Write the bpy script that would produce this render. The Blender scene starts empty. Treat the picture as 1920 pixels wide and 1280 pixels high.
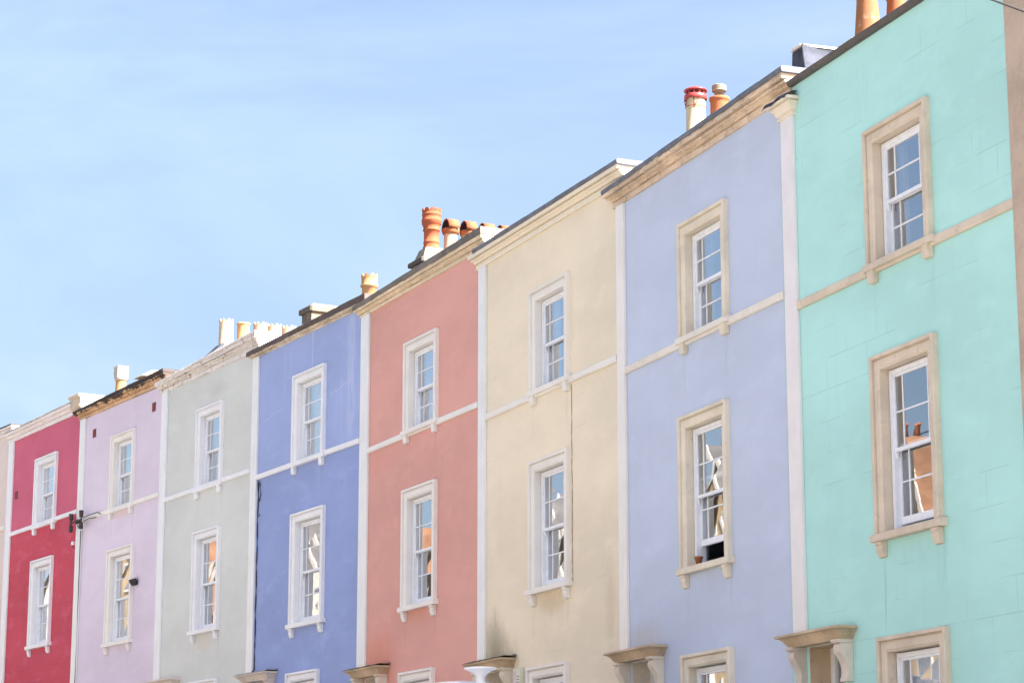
import bpy, bmesh, math, random
from mathutils import Vector, Matrix
random.seed(7)
R = math.radians
scene = bpy.context.scene
COL = scene.collection

# ------------------------------------------------------------------ survey
# plan points of the party walls along the terrace (camera at the origin, y ahead)
B = [(5.797, 26.154), (3.763, 31.761), (1.693, 37.279), (-0.627, 42.851), (-3.163, 48.330),
     (-5.999, 53.533), (-8.822, 58.455), (-11.772, 63.396), (-14.769, 68.416), (-17.80, 73.42)]
S = [7.395, 7.643, 7.919, 8.228, 8.524, 8.746, 8.949, 9.237, 9.50]      # string course above the eye
BASE = 7.5                                                              # string course above each doorstep

# ------------------------------------------------------------------ mesh helper
class MB:
    def __init__(s): s.v = []; s.f = []; s.m = []; s.sm = []
    def face(s, pts, m=0, smooth=False):
        i = len(s.v); s.v += [tuple(p) for p in pts]; s.f.append(tuple(range(i, i + len(pts)))); s.m.append(m); s.sm.append(smooth)
    def box(s, x0, x1, y0, y1, z0, z1, m=0):
        i = len(s.v)
        s.v += [(x0, y0, z0), (x1, y0, z0), (x1, y1, z0), (x0, y1, z0), (x0, y0, z1), (x1, y0, z1), (x1, y1, z1), (x0, y1, z1)]
        for q in ((0, 3, 2, 1), (4, 5, 6, 7), (0, 1, 5, 4), (1, 2, 6, 5), (2, 3, 7, 6), (3, 0, 4, 7)):
            s.f.append(tuple(i + k for k in q)); s.m.append(m); s.sm.append(False)
    def rings(s, rings, closed=True, cap=True, m=0, smooth=False):
        n = len(rings[0]); i = len(s.v)
        for r in rings: s.v += [tuple(p) for p in r]
        for a in range(len(rings) - 1):
            for k in range(n if closed else n - 1):
                k2 = (k + 1) % n
                s.f.append((i + a * n + k, i + a * n + k2, i + (a + 1) * n + k2, i + (a + 1) * n + k)); s.m.append(m); s.sm.append(smooth)
        if cap:
            s.f.append(tuple(i + k for k in reversed(range(n)))); s.m.append(m); s.sm.append(False)
            j = i + (len(rings) - 1) * n
            s.f.append(tuple(j + k for k in range(n))); s.m.append(m); s.sm.append(False)
    def lathe(s, c, prof, n=28, m=0, crown=None, cap=True):
        rr = []
        for j, (r, z) in enumerate(prof):
            ring = []
            for k in range(n):
                a = 2 * math.pi * k / n
                zz = z + (crown(k, n) if crown and crown_at(j, prof) else 0)
                ring.append((c[0] + r * math.cos(a), c[1] + r * math.sin(a), c[2] + zz))
            rr.append(ring)
        s.rings(rr, True, cap, m, True)
    def tube(s, pts, r, n=8, m=0):
        rr = []
        for j, p in enumerate(pts):
            p = Vector(p); a = Vector(pts[max(j - 1, 0)]); b = Vector(pts[min(j + 1, len(pts) - 1)])
            t = (b - a).normalized(); u = t.cross(Vector((0, 0, 1)))
            if u.length < 1e-3: u = t.cross(Vector((1, 0, 0)))
            u.normalize(); w = t.cross(u)
            rr.append([p + r * (math.cos(2 * math.pi * k / n) * u + math.sin(2 * math.pi * k / n) * w) for k in range(n)])
        s.rings(rr, True, True, m, True)
    def prism_x(s, x0, x1, yz, m=0):
        s.rings([[(x0, y, z) for y, z in yz], [(x1, y, z) for y, z in yz]], True, True, m)
    def build(s, name, mats, parent=None, bevel=0.0, seg=2, fix=True):
        me = bpy.data.meshes.new(name)
        me.from_pydata(s.v, [], s.f)
        if not isinstance(mats, (list, tuple)): mats = [mats]
        for mt in mats: me.materials.append(mt)
        for p, mi, sm in zip(me.polygons, s.m, s.sm): p.material_index = mi; p.use_smooth = sm
        bm = bmesh.new(); bm.from_mesh(me)
        bmesh.ops.remove_doubles(bm, verts=bm.verts, dist=1e-5)
        if fix: bmesh.ops.recalc_face_normals(bm, faces=bm.faces)
        if bevel > 0:
            ed = [e for e in bm.edges if len(e.link_faces) == 2 and e.calc_face_angle(0) > 0.5]
            bmesh.ops.bevel(bm, geom=ed, offset=bevel, segments=seg, affect='EDGES', clamp_overlap=True)
        bm.to_mesh(me); bm.free()
        o = bpy.data.objects.new(name, me); COL.objects.link(o)
        if parent is not None: o.parent = parent
        return o

def crown_at(j, prof): return j in (getattr(crown_at, 'rows', ()))

def thing(name, label, cat, loc=(0, 0, 0), rz=0, group=None):
    o = bpy.data.objects.new(name, None); o.empty_display_size = .3; COL.objects.link(o)
    o.location = loc; o.rotation_euler = (0, 0, rz); o['label'] = label; o['category'] = cat
    if group: o['group'] = group
    return o
def tag(o, label, cat, group=None):
    o['label'] = label; o['category'] = cat
    if group: o['group'] = group
    return o
def dup(root, loc, rz, label=None):
    r = root.copy(); COL.objects.link(r); r.location = loc; r.rotation_euler = (0, 0, rz)
    if label: r['label'] = label
    for ch in list(root.children):
        c = ch.copy(); COL.objects.link(c); c.parent = r
        for g in list(ch.children):
            d = g.copy(); COL.objects.link(d); d.parent = c
    return r

# ------------------------------------------------------------------ materials
def lin(c):
    return tuple(((x / 255) / 12.92 if x / 255 <= .04045 else ((x / 255 + .055) / 1.055) ** 2.4) for x in c)
class NT:
    def __init__(s, name):
        s.mat = bpy.data.materials.new(name); s.mat.use_nodes = True
        s.t = s.mat.node_tree; s.n = s.t.nodes; s.l = s.t.links
        s.bsdf = s.n['Principled BSDF']; s.out = s.n['Material Output']
        s.co = s.n.new('ShaderNodeTexCoord').outputs['Object']
        s._xyz = None
    def xyz(s):
        if not s._xyz:
            q = s.n.new('ShaderNodeSeparateXYZ'); s.l.new(s.co, q.inputs[0]); s._xyz = q.outputs
        return s._xyz
    def put(s, sock, v):
        if isinstance(v, bpy.types.NodeSocket): s.l.new(v, sock)
        else: sock.default_value = v
    def math(s, op, a, b=0.0, c=0.0, clamp=False):
        q = s.n.new('ShaderNodeMath'); q.operation = op; q.use_clamp = clamp
        s.put(q.inputs[0], a); s.put(q.inputs[1], b); s.put(q.inputs[2], c); return q.outputs[0]
    def noise(s, scale=1.0, detail=4, rough=.55, sc3=None, off=(0, 0, 0), vec=None):
        q = s.n.new('ShaderNodeTexNoise'); q.inputs['Scale'].default_value = scale; q.inputs['Detail'].default_value = detail; q.inputs['Roughness'].default_value = rough
        v = vec or s.co
        if sc3 or any(off):
            mp = s.n.new('ShaderNodeMapping'); s.l.new(v, mp.inputs[0]); mp.inputs['Scale'].default_value = sc3 or (1, 1, 1); mp.inputs['Location'].default_value = off; v = mp.outputs[0]
        s.l.new(v, q.inputs['Vector']); return q.outputs['Fac']
    def ramp(s, v, a, b, lo=0.0, hi=1.0, smooth=True):
        q = s.n.new('ShaderNodeMapRange'); q.interpolation_type = 'SMOOTHSTEP' if smooth else 'LINEAR'
        s.put(q.inputs[0], v); s.put(q.inputs[1], a); s.put(q.inputs[2], b); s.put(q.inputs[3], lo); s.put(q.inputs[4], hi); return q.outputs[0]
    def mix(s, fac, a, b, mode='MIX'):
        q = s.n.new('ShaderNodeMix'); q.data_type = 'RGBA'; q.blend_type = mode
        s.put(q.inputs[0], fac)
        for k, c in ((6, a), (7, b)):
            if isinstance(c, bpy.types.NodeSocket): s.l.new(c, q.inputs[k])
            else: q.inputs[k].default_value = (c[0], c[1], c[2], 1)
        return q.outputs[2]
    def bump(s, h, strength=.3, dist=.01, prev=None):
        q = s.n.new('ShaderNodeBump'); q.inputs['Strength'].default_value = strength; q.inputs['Distance'].default_value = dist
        s.put(q.inputs['Height'], h)
        if prev: s.l.new(prev, q.inputs['Normal'])
        return q.outputs[0]
    def brick(s, w, h, mortar=.012, off=(0, 0, 0)):
        x = s.xyz(); cb = s.n.new('ShaderNodeCombineXYZ')
        s.put(cb.inputs[0], s.math('ADD', x[0], off[0])); s.put(cb.inputs[1], s.math('ADD', x[2], off[1]))
        wob = s.noise(1.3, 3)
        s.put(cb.inputs[2], 0.0)
        q = s.n.new('ShaderNodeTexBrick'); s.l.new(cb.outputs[0], q.inputs[0]); q.inputs['Scale'].default_value = 1
        q.inputs['Mortar Size'].default_value = mortar; q.inputs['Mortar Smooth'].default_value = .4
        q.inputs['Brick Width'].default_value = w; q.inputs['Row Height'].default_value = h
        return q
    def finish(s, col, rough=.8, normal=None, spec=.3):
        s.put(s.bsdf.inputs['Base Color'], col if isinstance(col, bpy.types.NodeSocket) else (*col, 1))
        s.put(s.bsdf.inputs['Roughness'], rough); s.bsdf.inputs['Specular IOR Level'].default_value = spec
        if normal: s.l.new(normal, s.bsdf.inputs['Normal'])
        return s.mat
def sc(c, k): return tuple(min(1, x * k) for x in c)

def wall_mat(name, c, joints=None, rough_tex=.15, streaks=(), cracks=(), patches=(), var=.06, seed=0.0, lower=None):
    """painted stucco; coordinates are house metres: x along the front, z above the doorstep"""
    t = NT(name); x = t.xyz()
    big = t.noise(.45, 6, .6, sc3=(.55, 1, 1.1), off=(seed, seed * 2, 0))
    mid = t.noise(2.2, 5, .6, sc3=(.5, 1, 1.2), off=(seed * 3, 0, seed))
    blot = t.noise(1.25, 7, .64, sc3=(.42, 1, 1.15), off=(seed * 5, 0, seed * 2))
    rain = t.noise(1.0, 5, .6, sc3=(5.0, 1, .28), off=(seed, 0, 0))
    col = t.mix(t.ramp(big, .3, .7), sc(c, 1 - var), sc(c, 1 + var * .6))
    if lower: col = t.mix(t.ramp(x[2], 7.49, 7.47), col, t.mix(t.ramp(big, .3, .7), sc(lower, 1 - var), sc(lower, 1 + var * .6)))
    col = t.mix(t.math('MULTIPLY', t.ramp(mid, .50, .7), .4), col, sc(c, 1 + var * 1.1))
    col = t.mix(t.math('MULTIPLY', t.ramp(rain, .54, .8), .22), col, sc(c, .82))
    col = t.mix(t.math('MULTIPLY', t.ramp(blot, .50, .68), .34), col, (c[0] * .90, c[1] * .885, c[2] * .87))
    col = t.mix(t.math('MULTIPLY', t.ramp(blot, .42, .28), .35), col, (min(1, c[0] * 1.05 + .02), min(1, c[1] * 1.05 + .02), min(1, c[2] * 1.05 + .02)))
    nrm_h = t.math('MULTIPLY', t.noise(38, 4, .6), rough_tex)
    nrm_h = t.math('ADD', nrm_h, t.math('MULTIPLY', t.noise(3.0, 3, .5), .25))
    if joints:
        w, h, amt, z1, keep = joints
        b = t.brick(w, h, .007, (seed, .11, 0))
        j = t.math('SUBTRACT', 1.0, t.math('SUBTRACT', 1.0, b.outputs['Fac']))
        vis = t.ramp(t.noise(.9, 3, .6, off=(4 + seed, 1, 2)), keep, keep + .14)
        j = t.math('MULTIPLY', j, vis)
        j = t.math('MULTIPLY', j, t.ramp(x[2], z1, z1 - .05))
        col = t.mix(t.math('MULTIPLY', j, amt), col, sc(c, .45))
        nrm_h = t.math('SUBTRACT', nrm_h, t.math('MULTIPLY', j, .5))
    drips = [(2.56, .07, 3.1, 3.98, .30, sc(c, .70)), (4.06, .08, 3.2, 3.98, .34, sc(c, .70)), (3.3, .75, 3.35, 4.0, .16, sc(c, .72)), (2.58, .06, 6.5, 7.43, .26, sc(c, .72)), (4.04, .07, 6.6, 7.43, .28, sc(c, .72)), (1.4, .8, 7.05, 7.43, .16, sc(c, .74)), (5.2, .5, 7.1, 7.43, .16, sc(c, .74)), (2.0 + seed * .3, .5, 9.4, 10.3, .14, sc(c, .75))]
    for (u0, w, z0, z1, k, cc) in list(streaks) + drips:
        ww = t.math('MULTIPLY', t.math('SUBTRACT', t.noise(2.2, 3, .5, off=(u0, 3, 1)), .5), .16)
        dx = t.math('ABSOLUTE', t.math('SUBTRACT', t.math('ADD', x[0], ww), u0))
        m = t.math('MULTIPLY', t.ramp(dx, w, w * .2), t.math('MULTIPLY', t.ramp(x[2], z0, z0 + .5), t.ramp(x[2], z1 + .02, z1 - .02)))
        m = t.math('MULTIPLY', m, t.ramp(t.noise(3, 4, .6, sc3=(4, 1, .5), off=(u0, 0, 0)), .35, .6))
        col = t.mix(t.math('MULTIPLY', m, k), col, cc)
    for (u0, u1, z0, slope, k, cc) in cracks:
        wob = t.math('MULTIPLY', t.math('SUBTRACT', t.noise(1.6, 5, .65, off=(u0, 5, 0)), .5), .55)
        zz = t.math('ADD', t.math('MULTIPLY_ADD', x[0], slope, z0 - slope * u0), wob)
        d = t.math('ABSOLUTE', t.math('SUBTRACT', x[2], zz))
        m = t.math('MULTIPLY', t.ramp(d, .028, .006), t.math('MULTIPLY', t.ramp(x[0], u0, u0 + .1), t.ramp(x[0], u1, u1 - .1)))
        col = t.mix(t.math('MULTIPLY', m, k), col, cc)
    for (u0, z0, ru, rz, k, cc) in patches:
        dx = t.math('DIVIDE', t.math('SUBTRACT', x[0], u0), ru); dz = t.math('DIVIDE', t.math('SUBTRACT', x[2], z0), rz)
        d = t.math('SQRT', t.math('ADD', t.math('MULTIPLY', dx, dx), t.math('MULTIPLY', dz, dz)))
        d = t.math('ADD', d, t.math('MULTIPLY', t.math('SUBTRACT', t.noise(2.6, 7, .7, sc3=(1.5, 1, .8), off=(u0, 2, 0)), .5), 1.1))
        col = t.mix(t.math('MULTIPLY', t.ramp(d, 1.08, .1), k), col, cc)
    return t.finish(col, .85, t.bump(nrm_h, .35, .012), .2)

def stone_mat(name, c, var=.16, stain=.3, joint=None, crust=None, chips=None, darkened=None, seed=0.0, rough=.85, bump=.4, staincol=None):
    t = NT(name); x = t.xyz()
    a = t.noise(1.1, 6, .65, off=(seed, seed, 0)); b = t.noise(7, 5, .65, off=(0, seed, 2)); fine = t.noise(45, 4, .6)
    col = t.mix(t.ramp(a, .32, .7), sc(c, 1 - var), sc(c, 1 + var * .5))
    col = t.mix(t.math('MULTIPLY', t.ramp(b, .54, .74), stain), col, staincol or sc(c, .55))
    h = t.math('ADD', t.math('MULTIPLY', fine, .4), t.math('MULTIPLY', b, .8))
    if joint:
        br = t.brick(joint, 50, .006, (seed, 25, 0))
        col = t.mix(t.math('MULTIPLY', br.outputs['Fac'], .6), col, sc(c, .35))
    if chips:
        cc, lo = chips
        m = t.ramp(t.noise(5.5, 7, .7, off=(seed + 3, 0, 1)), lo, lo + .05)
        col = t.mix(m, col, cc); h = t.math('SUBTRACT', h, m)
    if darkened:
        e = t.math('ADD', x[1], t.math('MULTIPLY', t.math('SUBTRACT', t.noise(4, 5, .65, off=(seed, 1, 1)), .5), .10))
        col = t.mix(t.math('MULTIPLY', t.ramp(e, darkened + .05, darkened), .85), col, (.055, .05, .052))  # street face, the shade side, darkened in the colour itself
    if crust:
        z0, depth, cc, k = crust
        e = t.math('ADD', x[2], t.math('MULTIPLY', t.math('SUBTRACT', t.noise(2.2, 6, .68, sc3=(1.4, 1, 1), off=(seed, 0, 0)), .5), depth))
        col = t.mix(t.math('MULTIPLY', t.ramp(e, z0 - .02, z0 + .02), k), col, cc)
    return t.finish(col, rough, t.bump(h, bump, .01), .25)

def paint_mat(name, c, dirt=.12, rough=.5, seed=0.0):
    t = NT(name)
    a = t.noise(1.7, 5, .6, off=(seed, 0, 0)); b = t.noise(9, 6, .7, off=(seed, 1, 0))
    rain = t.noise(1.0, 5, .62, sc3=(9, 9, .5), off=(seed, 2, 0))
    col = t.mix(t.ramp(a, .3, .7), sc(c, .95), sc(c, 1.03))
    col = t.mix(t.math('MULTIPLY', t.ramp(b, .6, .75), dirt), col, sc(c, .55))
    col = t.mix(t.math('MULTIPLY', t.ramp(rain, .52, .75), dirt), col, (c[0] * .68, c[1] * .62, c[2] * .55))
    return t.finish(col, rough, t.bump(t.math('ADD', t.noise(30, 3), t.math('MULTIPLY', b, .6)), .15, .006), .3)

def plain(name, c, rough=.6, metal=0.0, var=.1, scale=6, bump=.2, spec=.3):
    t = NT(name); n = t.noise(scale, 6, .65)
    col = t.mix(t.ramp(n, .3, .72), sc(c, 1 - var), sc(c, 1 + var))
    m = t.finish(col, t.ramp(n, .3, .7, rough * .85, min(1, rough * 1.12)), t.bump(t.noise(scale * 6, 4), bump, .004), spec)
    t.bsdf.inputs['Metallic'].default_value = metal
    return m

def glass_mat():
    t = NT('window_glass'); t.n.remove(t.bsdf)
    fr = t.n.new('ShaderNodeFresnel'); fr.inputs['IOR'].default_value = 1.5
    gl = t.n.new('ShaderNodeBsdfGlossy'); gl.inputs['Roughness'].default_value = .01; gl.inputs['Color'].default_value = (.95, .97, 1, 1)
    tr = t.n.new('ShaderNodeBsdfTransparent'); tr.inputs['Color'].default_value = (.86, .9, .9, 1)
    nb = t.bump(t.noise(1.3, 2, .5), .022, .02); t.l.new(nb, gl.inputs['Normal']); 
    mx = t.n.new('ShaderNodeMixShader')
    t.l.new(t.math('MULTIPLY_ADD', fr.outputs[0], 3.6, .05, clamp=True), mx.inputs[0])
    t.l.new(tr.outputs[0], mx.inputs[1]); t.l.new(gl.outputs[0], mx.inputs[2]); t.l.new(mx.outputs[0], t.out.inputs[0])
    return t.mat

M = {}
M['glass'] = glass_mat()
M['room'] = plain('room_plaster', (.30, .29, .28), .9, var=.1, scale=1.5)
M['slate'] = plain('roof_slate', (.10, .11, .13), .7, var=.3, scale=3)
M['lead'] = plain('lead_sheet', (.13, .14, .175), .6, 0.0, var=.28, scale=4, bump=.3)
M['lead_dark'] = plain('dark_lead_sheet', (.07, .076, .098), .95, 0.0, var=.35, scale=4, bump=.3, spec=.08)
M['gutter'] = plain('gutter_paint', (.10, .085, .08), .6, var=.25, scale=5)
M['sash'] = plain('sash_paint', (.80, .82, .87), .4, var=.05, scale=8, bump=.08)
M['net'] = plain('net_curtain', (.82, .82, .84), .9, var=.08, scale=9)
M['drape'] = plain('grey_drape', (.45, .44, .46), .9, var=.1, scale=5)
M['cord'] = plain('black_cable', (.03, .028, .03), .6)
M['blackmetal'] = plain('black_iron', (.035, .03, .03), .55)
M['ceramic'] = plain('black_glazed_insulator', (.045, .03, .03), .3, spec=.5)
M['terracotta'] = stone_mat('terracotta', (.33, .12, .055), .25, .5, seed=1, staincol=(.20, .10, .06))
M['terracotta_red'] = stone_mat('red_terracotta', (.33, .092, .042), .18, .35, seed=2, staincol=(.22, .085, .05))
M['terracotta_pale'] = stone_mat('buff_terracotta', (.40, .235, .115), .16, .3, seed=3, staincol=(.33, .19, .10))
M['terracotta_patchy'] = stone_mat('patchy_terracotta', (.34, .15, .07), .25, .7, seed=4, staincol=(.46, .39, .30), bump=.5)
M['ribcap'] = plain('weathered_ribbed_cap', (.25, .21, .16), .7, var=.2)
M['potcream'] = stone_mat('cream_clay', (.50, .42, .28), .1, .2, seed=5)
M['potwhite'] = stone_mat('whitened_clay', (.45, .36, .265), .1, .25, seed=6, staincol=(.62, .42, .26))
M['redmetal'] = plain('red_painted_cowl', (.32, .045, .045), .45, var=.2)
M['galv'] = plain('galvanised_cowl', (.38, .36, .33), .5, .2, var=.1)
M['mortar'] = stone_mat('cement_flaunching', (.25, .22, .185), .2, .4, seed=8)
M['stack'] = stone_mat('stack_stone', (.30, .235, .165), .25, .45, seed=9, joint=.5, staincol=(.12, .10, .085))
M['moss'] = stone_mat('mossy_slate', (.20, .17, .11), .35, .6, seed=10, staincol=(.09, .085, .04), bump=.9)
M['brickvent'] = plain('airbrick_terracotta', (.22, .055, .06), .8)
M['door'] = plain('door_paint', (.12, .13, .16), .45)

white = (.79, .80, .80)
M['trim_white'] = paint_mat('white_trim_paint', white, .17, seed=1)
M['trim_blue'] = paint_mat('brilliant_white_trim_paint', (.80, .805, .83), .17, seed=2)
M['trim_cream'] = paint_mat('cream_white_trim_paint', (.80, .765, .715), .16, seed=3)
M['trim_pink'] = paint_mat('warm_white_trim_paint', (.80, .77, .735), .2, seed=4)
M['pil_mint'] = paint_mat('pale_pilaster_paint', (.78, .745, .75), .05, seed=5)
M['stone_mint'] = stone_mat('bath_stone', (.67, .57, .46), .16, .35, seed=11)
M['stone_lilac'] = stone_mat('cream_bath_stone', (.74, .665, .545), .14, .35, seed=12, staincol=(.44, .36, .26))
M['string_lilac'] = stone_mat('pale_string_paint', (.78, .73, .66), .10, .35, seed=33, staincol=(.48, .38, .28))
M['tan'] = stone_mat('tan_stone', (.50, .39, .31), .22, .45, seed=13)
M['corn_lilac'] = stone_mat('weathered_cornice_stone', (.70, .55, .41), .24, .75, seed=14, joint=1.15, staincol=(.24, .165, .105), bump=.7)
M['corn_cream'] = paint_mat('cream_cornice_paint', (.82, .73, .58), .22, seed=6)
M['corn_salmon'] = stone_mat('buff_cornice_stone', (.76, .63, .46), .16, .5, seed=15, joint=1.2, staincol=(.36, .26, .16), bump=.6)
M['cop_salmon'] = stone_mat('lichened_slate_coping', (.19, .17, .155), .3, .5, seed=16, joint=.75, staincol=(.36, .31, .25))
M['corn_blue'] = stone_mat('blocked_stone_course', (.72, .62, .50), .25, .75, seed=17, joint=.55, staincol=(.25, .2, .18))
M['cop_blue'] = stone_mat('brown_black_coping', (.13, .10, .095), .3, .4, seed=18, joint=.6, staincol=(.3, .24, .2))
M['corn_sage'] = stone_mat('chipped_white_paint', (.76, .71, .67), .08, .3, seed=19, chips=((.32, .25, .22), .575), staincol=(.60, .46, .40))
M['corn_pink'] = stone_mat('sooty_cornice_stone', (.68, .45, .27), .25, .55, seed=20, joint=1.0, staincol=(.34, .2, .11), crust=(BASE + 2.93, .55, (.045, .036, .036), .93))
M['cop_pink'] = stone_mat('sooty_coping', (.07, .06, .062), .3, .4, seed=21)
M['corn_crimson'] = paint_mat('blush_cornice_paint', (.82, .745, .71), .18, seed=7)
M['cop_crimson'] = plain('grey_coping', (.42, .40, .39), .8, var=.25)
M['block_crimson'] = stone_mat('old_capital_stone', (.60, .50, .39), .2, .5, seed=22)
M['hood_stone'] = stone_mat('hood_stone', (.58, .44, .30), .26, .7, seed=23, staincol=(.3, .21, .13))
M['hood_pale'] = stone_mat('pale_hood_stone', (.68, .60, .52), .14, .3, seed=24)
M['bracket_cream'] = stone_mat('bracket_cream_paint', (.76, .68, .56), .12, .3, seed=25)

Y = (.78, .78, .80)
walls = [
 wall_mat('mint_stucco', (.44, .745, .705), (1.1, .42, .30, 12, .47), .26, var=.08, seed=1.0, streaks=[(2.56, .02, 2.7, 3.95, .5, (.2, .42, .40)), (4.0, .25, 2.9, 3.9, .25, (.30, .56, .53))]),
 wall_mat('lilac_stucco', (.525, .59, .735), None, .24, var=.08, seed=2.0, patches=[(.95, 3.15, .9, .40, .55, (.45, .44, .43))]),
 wall_mat('cream_roughcast', (.80, .705, .55), (1.3, .52, .25, 7.4, .54), .55, var=.10, seed=3.0,
     patches=[(1.05, 2.95, 1.15, .60, .62, (.34, .30, .21)), (.85, 3.30, .60, .75, .62, (.25, .225, .165)), (3.4, 3.85, .9, .28, .45, (.55, .40, .22)), (5.7, 3.6, .3, .9, .3, (.5, .38, .26))]),
 wall_mat('salmon_stucco', (.69, .365, .315), None, .24, var=.10, seed=4.0,
     patches=[(1.2, 3.1, 1.3, .9, .55, (.66, .235, .16)), (.9, 7.2, 1.6, .35, .35, (.70, .31, .24)), (3.0, 4.0, 1.3, .4, .35, (.62, .26, .17))]),
 wall_mat('blue_stucco', (.345, .425, .70), None, .24, var=.09, seed=5.0, lower=(.285, .36, .63),
     streaks=[(3.42, .05, 9.3, 10.35, .75, (.58, .63, .78)), (5.45, .30, 7.5, 10.4, .55, (.52, .58, .78)), (1.9, .07, 8.9, 10.1, .35, (.48, .54, .75)), (2.25, .12, 9.4, 10.2, .3, (.45, .52, .76)), (5.0, .06, 7.6, 9.0, .4, (.5, .56, .76)), (4.7, .05, 7.6, 8.9, .3, (.5, .56, .76)), (3.8, .18, 6.4, 7.4, .3, (.42, .5, .72))],
     cracks=[(4.35, 5.5, 8.75, .12, .4, (.60, .64, .80)), (.6, 1.9, 8.75, .08, .32, (.55, .6, .8))]),
 wall_mat('sage_stucco', (.64, .66, .635), None, .24, var=.08, seed=6.0, patches=[(3.2, 3.75, .8, .3, .3, (.66, .56, .42)), (3.6, 9.75, .8, .25, .35, (.44, .44, .41)), (1.0, 2.95, .7, .25, .4, (.68, .54, .40))]),
 wall_mat('pink_stucco', (.69, .61, .72), None, .24, var=.08, seed=7.0, patches=[(3.3, 7.3, .9, .14, .4, (.72, .50, .40))]),
 wall_mat('crimson_stucco', (.60, .135, .215), (.95, .40, .45, 7.45, .36), .12, var=.10, seed=8.0, lower=(.54, .075, .112)),  # redder lower storey: haze and light gradient put into the colour
 wall_mat('blush_stucco', (.70, .60, .56), None, .24, var=.08, seed=9.0),
]

# ------------------------------------------------------------------ house kit (local: x along the front, -y to the street, z up)
def frame_sweep(mb, x0, x1, z0, z1, prof, m=0):
    """architrave: profile (inset, proud) swept up, across and down round an opening"""
    rows = []
    for d, p in prof:
        rows.append([(x0 + d, -p, z0), (x0 + d, -p, z1 - d), (x1 - d, -p, z1 - d), (x1 - d, -p, z0)])
    for a, b in zip(rows[:-1], rows[1:]):
        for k in range(3): mb.face([a[k], a[k + 1], b[k + 1], b[k]], m)
    mb.face([r[0] for r in rows], m); mb.face([r[3] for r in reversed(rows)], m)

def ledge(mb, xl, xr, prof, depth, tilt=0.0, zref=0.0, zspan=1.0, left=True, right=False, m=0, wear=0.0, seed=0):
    """moulding profile (projection, z) swept along x with mitred returns"""
    def P(x, y, z):
        k = max(0, min(1.4, (z - zref) / zspan))
        return (x, y, z + tilt * k * (x - xl) / max(xr - xl, .01))
    rings = []
    base = [(depth, prof[0][1])] ; top = [(depth, prof[-1][1])]
    path = []
    if left: path.append(lambda v: (xl - v, depth))
    path.append(lambda v: (xl - (v if left else 0), -v))
    path.append(lambda v: (xr + (v if right else 0), -v))
    if right: path.append(lambda v: (xr + v, depth))
    for fn in path: rings.append([P(*fn(v), z) for v, z in prof])
    n = len(prof)
    if wear:                                               # old edges are never straight: break the front into short lengths
        rw = random.Random(seed); N = int((xr - xl) / .09); fi = 1 if left else 0
        A0, B0 = rings[fi], rings[fi + 1]; mid = []
        drift = [0.0] * n
        for q in range(1, N):
            f = q / N; row = []
            for k in range(n):
                drift[k] = drift[k] * .8 + rw.uniform(-wear, wear)
                chip = wear * 3.0 * max(0, rw.random() - .86) / .14 if k > 3 else 0
                p_ = Vector(A0[k]).lerp(Vector(B0[k]), f)
                row.append((p_.x, min(p_.y + drift[k] * .8 + chip, -.004), p_.z + (drift[k] if 0 < k < n - 1 else drift[k] * .4)))
            mid.append(row)
        rings = rings[:fi + 1] + mid + rings[fi + 1:]
    for a, b in zip(rings[:-1], rings[1:]):
        for k in range(n - 1): mb.face([a[k], b[k], b[k + 1], a[k + 1]], m)
    # underside / top / back and end caps
    for k in (0, n - 1):
        ring = [r[k] for r in rings]
        ext = []
        if not left: ext.append((rings[0][k][0], depth, rings[0][k][2]))
        ext += ring
        if not right: ext.append((rings[-1][k][0], depth, rings[-1][k][2]))
        mb.face(ext, m)
    if not left: mb.face([r for r in rings[0]] + [(rings[0][-1][0], depth, rings[0][-1][2]), (rings[0][0][0], depth, rings[0][0][2])], m)
    if not right: mb.face([r for r in rings[-1]] + [(rings[-1][-1][0], depth, rings[-1][-1][2]), (rings[-1][0][0], depth, rings[-1][0][2])], m)

def cornice_prof(p, z0, hs):
    q = [(.0, 0), (.036, 0), (.036, .30), (.010, .31), (.010, .385), (.060, .40), (.062, .46)]
    q = [(v, z0 + k * hs) for v, k in q]
    for k in range(7):
        a = k / 6; v = .066 + (p * .72 - .066) * (a - .12 * math.sin(2 * math.pi * a)); q.append((v, z0 + hs * (.47 + .19 * a + .02 * math.sin(2 * math.pi * a))))
    q += [(p * .50, z0 + hs * .67), (p * .50, z0 + hs * .745), (p * .95, z0 + hs * .75), (p * .97, z0 + hs * .91), (p, z0 + hs * .93), (p, z0 + hs)]
    return q

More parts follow.
